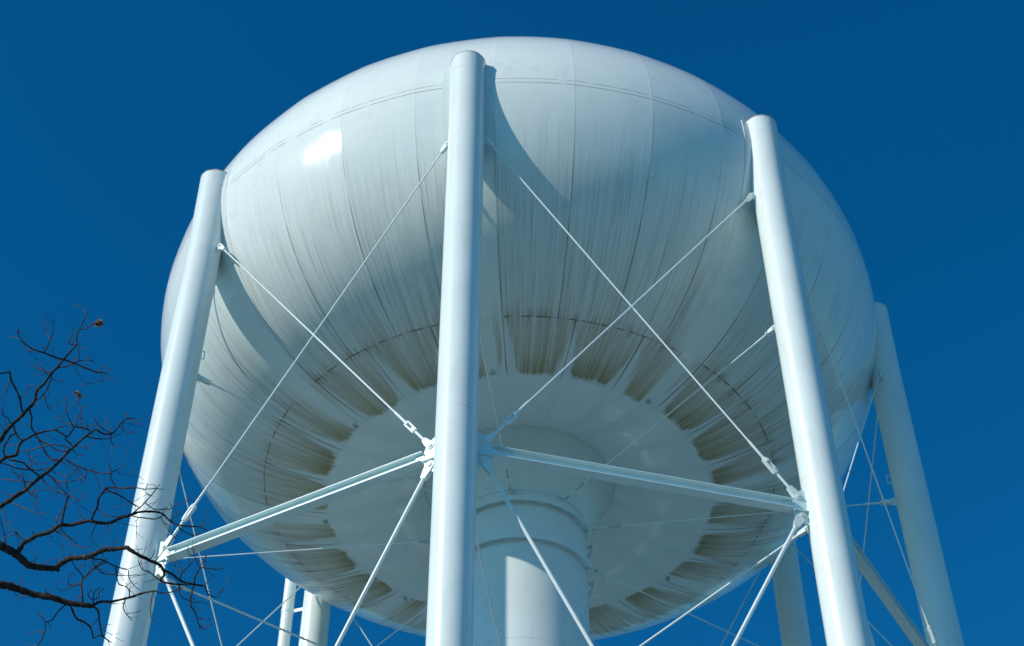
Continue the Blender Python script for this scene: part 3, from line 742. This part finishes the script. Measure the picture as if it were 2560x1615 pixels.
3 -3.251,-18.553,12.007,0.0046 -3.256,-18.489,11.907,0.0037
3 -3.326,-18.806,12.053,0.0069 -3.318,-18.861,12.078,0.0064 -3.269,-18.918,12.104,0.0056 -3.170,-19.025,12.148,0.0040
3 -3.322,-18.841,11.982,0.0064 -3.310,-18.812,11.880,0.0056 -3.248,-18.809,11.828,0.0050 -3.130,-18.816,11.782,0.0039 -3.088,-18.843,11.789,0.0036
3 -3.301,-18.880,12.086,0.0046 -3.382,-18.882,12.159,0.0037 -3.398,-18.907,12.224,0.0037
3 -3.511,-18.862,12.016,0.0073 -3.569,-18.880,12.050,0.0067 -3.628,-18.900,12.091,0.0059 -3.688,-18.898,12.114,0.0053 -3.723,-18.928,12.153,0.0047 -3.740,-18.960,12.192,0.0041
3 -3.607,-19.063,12.112,0.0045 -3.575,-19.077,12.138,0.0040 -3.547,-19.132,12.194,0.0037
3 -3.554,-19.033,12.102,0.0045 -3.414,-19.211,12.161,0.0037 -3.299,-19.353,12.203,0.0036
3 -4.259,-18.935,12.246,0.0077 -4.195,-18.932,12.229,0.0074 -4.087,-18.943,12.200,0.0069 -3.965,-18.938,12.133,0.0063 -3.822,-18.941,12.082,0.0055
3 -3.822,-18.941,12.082,0.0055 -3.816,-18.866,12.034,0.0048 -3.769,-18.778,12.002,0.0040 -3.727,-18.740,11.988,0.0036
3 -3.952,-18.890,12.072,0.0060 -4.071,-18.912,12.063,0.0054 -4.134,-18.966,12.099,0.0050 -4.175,-19.026,12.137,0.0046
3 -4.047,-18.941,12.178,0.0060 -4.147,-18.884,12.161,0.0055 -4.258,-18.792,12.118,0.0049 -4.305,-18.755,12.090,0.0046
3 -3.953,-18.938,12.129,0.0065 -3.953,-18.833,12.087,0.0064 -3.942,-18.734,12.063,0.0063 -3.883,-18.688,12.068,0.0062 -3.857,-18.628,12.056,0.0061 -3.866,-18.552,12.035,0.0061
3 -3.953,-18.842,12.090,0.0046 -3.830,-18.873,12.064,0.0038 -3.713,-18.900,12.057,0.0037
4 -9.650,-19.028,13.434,0.0699 -8.487,-19.101,13.103,0.0630 -7.424,-19.045,12.733,0.0566 -6.448,-18.916,12.379,0.0507 -5.705,-18.823,12.152,0.0463 -5.172,-18.783,12.068,0.0432
4 -5.172,-18.783,12.068,0.0393 -5.110,-18.747,12.053,0.0382 -5.019,-18.715,12.055,0.0367 -4.898,-18.657,12.047,0.0347 -4.789,-18.612,12.029,0.0328 -4.674,-18.599,12.014,0.0311 -4.558,-18.583,11.994,0.0292 -4.463,-18.547,11.976,0.0277 -4.349,-18.534,11.964,0.0259 -4.209,-18.523,11.952,0.0237
4 -4.233,-18.525,11.954,0.0142 -4.131,-18.568,11.974,0.0132 -4.026,-18.566,11.975,0.0122 -3.947,-18.567,11.999,0.0117 -3.867,-18.575,12.018,0.0113 -3.794,-18.582,12.032,0.0109
3 -3.866,-18.552,12.035,0.0104 -3.751,-18.623,12.025,0.0095 -3.604,-18.687,12.013,0.0081 -3.509,-18.694,11.987,0.0070 -3.424,-18.725,11.971,0.0060 -3.289,-18.804,11.968,0.0040
3 -3.604,-18.687,12.013,0.0056 -3.616,-18.658,11.911,0.0049 -3.613,-18.600,11.789,0.0041 -3.567,-18.574,11.712,0.0036
4 -3.893,-18.572,12.011,0.0061 -3.933,-18.467,11.979,0.0052 -3.907,-18.361,11.958,0.0044 -3.860,-18.282,11.944,0.0037
4 -4.314,-18.531,11.961,0.0096 -4.349,-18.556,12.108,0.0087 -4.365,-18.559,12.208,0.0081 -4.353,-18.566,12.263,0.0076 -4.268,-18.586,12.371,0.0064 -4.140,-18.610,12.486,0.0047
4 -4.357,-18.563,12.245,0.0066 -4.371,-18.599,12.280,0.0062 -4.421,-18.651,12.313,0.0056 -4.452,-18.698,12.349,0.0050 -4.487,-18.772,12.417,0.0041
3 -4.305,-18.755,12.090,0.0051 -4.383,-18.721,12.073,0.0046 -4.447,-18.710,12.077,0.0042 -4.453,-18.760,12.161,0.0037
4 -4.363,-18.558,12.191,0.0056 -4.438,-18.582,12.151,0.0050 -4.526,-18.612,12.073,0.0042 -4.578,-18.699,12.065,0.0037
4 -4.209,-18.523,11.952,0.0101 -4.168,-18.469,11.920,0.0095 -4.160,-18.381,11.854,0.0083 -4.146,-18.306,11.788,0.0071 -4.122,-18.273,11.761,0.0065 -4.022,-18.226,11.705,0.0046
4 -4.164,-18.425,11.887,0.0051 -4.240,-18.366,11.825,0.0037
4 -4.444,-18.545,11.974,0.0115 -4.423,-18.455,11.931,0.0109 -4.391,-18.379,11.905,0.0103 -4.334,-18.326,11.903,0.0096 -4.285,-18.269,11.892,0.0088 -4.266,-18.209,11.865,0.0081 -4.258,-18.152,11.835,0.0073 -4.210,-18.146,11.864,0.0065 -4.166,-18.118,11.868,0.0057
4 -4.463,-18.547,11.976,0.0065 -4.544,-18.506,11.925,0.0064 -4.593,-18.461,11.878,0.0062 -4.616,-18.441,11.848,0.0061 -4.679,-18.433,11.824,0.0060 -4.682,-18.389,11.771,0.0059 -4.717,-18.327,11.697,0.0057 -4.765,-18.278,11.642,0.0056
4 -4.679,-18.433,11.824,0.0046 -4.755,-18.507,11.891,0.0037
4 -4.692,-18.445,11.835,0.0046 -4.736,-18.460,11.919,0.0037
4 -4.690,-18.373,11.753,0.0046 -4.776,-18.349,11.775,0.0039 -4.840,-18.314,11.774,0.0037 -4.864,-18.326,11.805,0.0037
4 -4.658,-18.435,11.832,0.0041 -4.615,-18.395,11.752,0.0037
4 -4.683,-18.600,12.015,0.0046 -4.679,-18.679,12.060,0.0037
4 -4.682,-18.626,12.030,0.0051 -4.612,-18.667,12.039,0.0037
4 -4.216,-18.532,11.957,0.0065 -4.200,-18.645,12.023,0.0051 -4.139,-18.692,12.049,0.0041
4 -4.211,-18.570,11.979,0.0056 -4.262,-18.619,12.022,0.0046 -4.214,-18.655,12.066,0.0037
4 -4.208,-18.588,11.990,0.0056 -4.155,-18.599,11.997,0.0050 -4.144,-18.647,12.031,0.0043 -4.089,-18.694,12.047,0.0037
4 -4.978,-18.696,12.052,0.0046 -4.895,-18.713,12.132,0.0037
4 -4.998,-18.706,12.054,0.0051 -4.945,-18.678,11.972,0.0043 -4.831,-18.722,11.935,0.0036
4 -4.425,-18.542,11.972,0.0051 -4.377,-18.571,12.023,0.0038 -4.333,-18.576,12.034,0.0037
"""
kd = NT('bark'); vv, ss_ = kd.obj()
bn = kd.noise(vv, 16, 5, .65)
bk = kd.mix(kd.ss(bn, .35, .7), (.013, .011, .009), (.070, .056, .046))
bk = kd.mix(kd.mul(kd.ss(kd.noise(vv, 3.3, 3), .62, .72), .5), bk, (.085, .09, .065))
kd.bump(bn, .6, .02)
MAT_BARK = kd.out(bk, .85, .25)
kd = NT('twig_bark'); vv, ss_ = kd.obj()
MAT_TWIG = kd.out(kd.mix(kd.noise(vv, 6, 2), (.050, .030, .023), (.150, .088, .066)), .7, .3)
kd = NT('dead_leaf'); vv, ss_ = kd.obj()
MAT_LEAF = kd.out(kd.mix(kd.noise(vv, 14, 3), (.26, .085, .04), (.40, .19, .10)), .6)

tree = tag(empty('bare_tree', (-9.6, -18.8, 0)), 'leafless dark tree reaching its twigs in front of the left column', 'tree')
TO = Vector((-9.6, -18.8, 0))
def crom(p, n=5):
    out = []
    q = [p[0]] + p + [p[-1]]
    for i in range(1, len(q) - 2):
        for k_ in range(n):
            t = k_ / n
            a, b, c_, d = q[i - 1], q[i], q[i + 1], q[i + 2]
            out.append(tuple(.5 * (2 * b[j] + (c_[j] - a[j]) * t + (2 * a[j] - 5 * b[j] + 4 * c_[j] - d[j]) * t * t + (3 * b[j] - a[j] - 3 * c_[j] + d[j]) * t ** 3) for j in range(4)))
    out.append(tuple(p[-1]))
    return out
rnd = random.Random(5)
def limb_tube(m, pts, seg, n=4, knob=.12, jit=.15):
    c_ = crom(pts, n)
    vs = []; rs = []
    for i, q in enumerate(c_):
        r = q[3]; e = 0 if i in (0, len(c_) - 1) else r * jit
        vs.append(Vector(q[:3]) - TO + Vector((rnd.uniform(-e, e), rnd.uniform(-e, e), rnd.uniform(-e, e))))
        k_ = 1 + rnd.uniform(-knob, knob)
        if i % n == 0 and 0 < i < len(c_) - 1: k_ += .14
        rs.append(r * k_)
    rs[-1] *= .6
    m.tube(vs, rs, seg)
    return [(v + TO, r) for v, r in zip(vs, rs)]
def twig(m, p, d, L, r, depth=0):
    n = max(3, int(L / .045)); pts = [p.copy()]; d = d.normalized()
    bend = Vector((rnd.uniform(-1, 1), rnd.uniform(-1, 1), rnd.uniform(-.3, 1))) * .12
    for i in range(n):
        d = (d + bend + Vector((rnd.uniform(-1, 1), rnd.uniform(-1, 1), rnd.uniform(-1, 1))) * .17).normalized()
        pts.append(pts[-1] + d * (L / n))
        if depth < 2 and 0 < i < n - 1 and rnd.random() < .22:
            a = Vector((rnd.uniform(-1, 1), rnd.uniform(-1, 1), rnd.uniform(-1, 1)))
            twig(m, pts[-1], d + a.normalized() * .8, L * rnd.uniform(.25, .5), r * .75, depth + 1)
    rr = [r * (1 - .45 * i / n) * (1.25 if i % 3 == 0 else 1) for i in range(n + 1)]
    m.tube([q - TO for q in pts], rr, 4)
def spawn(m, path, dens, rmax=.0031):
    for (a, ra), (b, rb) in zip(path, path[1:]):
        L = (b - a).length
        if L < 1e-5: continue
        x = dens * L
        while rnd.random() < x:
            x -= 1
            t = (b - a).normalized(); v = Vector((rnd.uniform(-1, 1), rnd.uniform(-1, 1), rnd.uniform(-.8, 1)))
            v = (v - t * v.dot(t)).normalized()
            twig(m, a.lerp(b, rnd.random()), t * rnd.uniform(.3, 1.0) + v, rnd.uniform(.07, .30), min(rmax, max(.0024, ra * .6)))
# trunk
m = MB()
tp = [(-9.55, -18.7, -.1, .30), (-9.6, -18.8, .5, .235), (-9.68, -18.85, 2.5, .205), (-9.55, -18.8, 5.5, .18), (-9.7, -18.7, 8.5, .155), (-9.55, -18.65, 11, .135), (-9.5, -18.8, 12.5, .115), (-9.55, -18.95, 13.8, .085), (-9.75, -18.9, 15.2, .06), (-9.9, -18.8, 16.6, .035), (-9.95, -18.7, 17.8, .012)]
limb_tube(m, tp, 14, 5, .06, .06)
m.build('trunk', MAT_BARK, tree)
limbs = {}
for ln in DATA.strip().split('\n'):
    t = ln.split(); limbs.setdefault(int(t[0]), []).append([tuple(float(x) for x in q.split(',')) for q in t[1:]])
for k_ in sorted(limbs):
    m = MB(); tw = MB()
    for i, b in enumerate(limbs[k_]):
        rmax = b[0][3]
        if i == 0:
            b = [(-9.58, -18.78, b[0][2] - .25, b[0][3] * 1.1)] + b
        seg = 12 if rmax > .02 else (8 if rmax > .007 else 5)
        tgt = m if rmax > .0062 else tw
        path = limb_tube(tgt, b, seg, 4 if rmax > .007 else 3)
        path = [q for q in path if q[0].x > -5.6]
        if len(path) > 1:
            spawn(tw, path, 4.4 if rmax > .0062 else 5.0)
    lo = m.build('limb', MAT_BARK, tree, auto=180)
    tag(tw.build('twigs', MAT_TWIG, lo, auto=180), kind='stuff')
# limbs on the far sides of the trunk
def wild(m, tw, p, d, L, r, depth):
    n = 7; pts = [(*p, r)]; q = p.copy(); d = d.normalized()
    for i in range(n):
        d = (d + Vector((rnd.uniform(-.2, .2), rnd.uniform(-.2, .2), rnd.uniform(-.12, .22)))).normalized()
        q = q + d * (L / n); pts.append((*q, r * (1 - .75 * (i + 1) / n)))
    path = limb_tube(m if r > .012 else tw, pts, 8 if r > .012 else 5, 3)
    if depth < 3:
        for j in range(5 if depth == 0 else 4):
            b = path[rnd.randint(len(path) // 4, len(path) - 2)]
            v = Vector((rnd.uniform(-1, .25), rnd.uniform(-1, 1), rnd.uniform(-.4, 1)))
            wild(m, tw, b[0], d + v * .9, L * rnd.uniform(.35, .55), b[1] * .6, depth + 1)
    else:
        spawn(tw, path, 2.0)
for (z, dx, dy, dz, L, r) in ((7.5, -1, .2, .35, 4.5, .06), (9.2, -.5, -1, .5, 3.8, .055), (10.6, -.7, .8, .5, 4.2, .055), (13.6, -1, -.3, .7, 3.6, .045), (15.0, -.4, .6, .9, 2.6, .032), (16.2, -.6, -.5, 1, 1.8, .022)):
    m = MB(); tw = MB()
    wild(m, tw, Vector((-9.6, -18.78, z)), Vector((dx, dy, dz)), L, r, 0)
    lo = m.build('limb', MAT_BARK, tree, auto=180)
    tag(tw.build('twigs', MAT_TWIG, lo, auto=180), kind='stuff')
# two withered leaves still hanging on
for (x, y, z), sc in (((-3.798, -21.562, 12.905), 1.25), ((-4.081, -20.843, 12.667), .9)):
    m = MB()
    for j in range(3):
        ax = Vector((rnd.uniform(.1, 1), rnd.uniform(-.6, .2), rnd.uniform(-1.2, .1))).normalized()
        sd = ax.orthogonal().normalized(); nn = ax.cross(sd)
        base = Vector((x, y, z)) - TO + Vector((rnd.uniform(-.02, .02), 0, rnd.uniform(-.02, .02)))
        L = .050 * sc * rnd.uniform(.8, 1.15); vs = []
        for i in range(6):
            t = i / 5; w = .024 * sc * (sin(pi * min(1, t * 1.02 + .02)) + .05) * (1.3 if i % 2 else .75)
            ctr = base + ax * (L * t) + nn * (.02 * sin(t * 4 + j))
            vs += [ctr + sd * w + nn * .014, ctr - nn * .004, ctr - sd * w + nn * .012]
        fs = []
        for i in range(5):
            for q in (0, 1): fs.append((i * 3 + q, i * 3 + q + 1, i * 3 + q + 4, i * 3 + q + 3))
        m.add(vs, fs, True)
    o = m.build('dead_leaf', MAT_LEAF, tree)
    o.modifiers.new('thick', 'SOLIDIFY').thickness = .002

# ------------------------------------------------------------------ ground
m = MB()
ring = []
rs = [0, 6, 12, 20, 30, 45, 70, 120, 250, 600, 1500, 4000]
vs = [(0, 0, 0)]; fs = []
SEGG = 64
for r in rs[1:]:
    for k_ in range(SEGG):
        a = 2 * pi * k_ / SEGG; vs.append((r * cos(a), r * sin(a), 0))
for k_ in range(SEGG): fs.append((0, 1 + k_, 1 + (k_ + 1) % SEGG))
for i in range(len(rs) - 2):
    for k_ in range(SEGG):
        j = (k_ + 1) % SEGG; a = 1 + i * SEGG
        fs.append((a + k_, a + SEGG + k_, a + SEGG + j, a + j))
m.add(vs, fs)
kd = NT('bounce_tint_ground'); vv, ss_ = kd.obj()  # unseen ground, made blue-green so its bounce turns the tank underside teal
gn = kd.noise(vv, .25, 6, .6); gf = kd.noise(vv, 9, 5, .7)
gc = kd.mix(kd.ss(gn, .35, .65), (.125, .205, .22), (.175, .275, .29))
gc = kd.mix(kd.mul(gf, .5), gc, (.075, .12, .135))
kd.bump(gf, .5, .05)
ground = m.build('ground', kd.out(gc, .9, .2))
tag(ground, 'unseen ground under the water tower, coloured to tint the bounce light', None, None, 'structure')

# ------------------------------------------------------------------ light, sky, camera
sv = Vector((sin(R(SUN_AZ)) * cos(R(SUN_EL)), -cos(R(SUN_AZ)) * cos(R(SUN_EL)), sin(R(SUN_EL))))
ld = bpy.data.lights.new('sun', 'SUN'); ld.energy = 3.65; ld.angle = R(.5); ld.color = (1.0, .945, .85)
lo = bpy.data.objects.new('sun', ld); col.objects.link(lo)
lo.rotation_euler = sv.to_track_quat('Z', 'Y').to_euler(); lo.location = sv * 120

w = bpy.data.worlds.new('World'); scene.world = w; w.use_nodes = True
wn = w.node_tree.nodes; wl = w.node_tree.links
sky = wn.new('ShaderNodeTexSky'); sky.sky_type = 'NISHITA'; sky.sun_disc = False
sky.sun_elevation = R(SUN_EL); sky.sun_rotation = math.atan2(sv.x, sv.y)
sky.altitude = 300; sky.air_density = 1.0; sky.dust_density = 0.4; sky.ozone_density = 4.0
sp_ = wn.new('ShaderNodeSeparateColor'); cb_ = wn.new('ShaderNodeCombineColor')   # deep polarised blue
wl.new(sky.outputs[0], sp_.inputs[0])
def wm(a, ka, b, kb):
    m1 = wn.new('ShaderNodeMath'); m1.operation = 'MULTIPLY'; wl.new(a, m1.inputs[0]); m1.inputs[1].default_value = ka
    m2 = wn.new('ShaderNodeMath'); m2.operation = 'MULTIPLY_ADD'; wl.new(b, m2.inputs[0]); m2.inputs[1].default_value = kb
    wl.new(m1.outputs[0], m2.inputs[2])
    m3 = wn.new('ShaderNodeMath'); m3.operation = 'MAXIMUM'; wl.new(m2.outputs[0], m3.inputs[0]); m3.inputs[1].default_value = 0.0
    return m3.outputs[0]
wl.new(wm(sp_.outputs[0], .50, sp_.outputs[2], -.125), cb_.inputs[0])
wl.new(wm(sp_.outputs[1], 1.0, sp_.outputs[2], -.16), cb_.inputs[1])
wl.new(wm(sp_.outputs[2], 1.0, sp_.outputs[2], .0), cb_.inputs[2])
bg = wn['Background']; bg.inputs['Strength'].default_value = .118
wl.new(cb_.outputs[0], bg.inputs['Color'])

cd = bpy.data.cameras.new('camera'); cam = bpy.data.objects.new('camera', cd); col.objects.link(cam)
cam.location = (0, -33.0076, 1.6)
cam.rotation_euler = (pi / 2 + .7775, .0, .0053)
cd.sensor_width = 36; cd.lens = 4452.6 / 2560 * 36; cd.clip_end = 6000; cd.clip_start = .1
scene.camera = cam
vs_ = scene.view_settings
vs_.view_transform = 'Standard'; vs_.look = 'None'; vs_.exposure = 0.0; vs_.gamma = 1.0
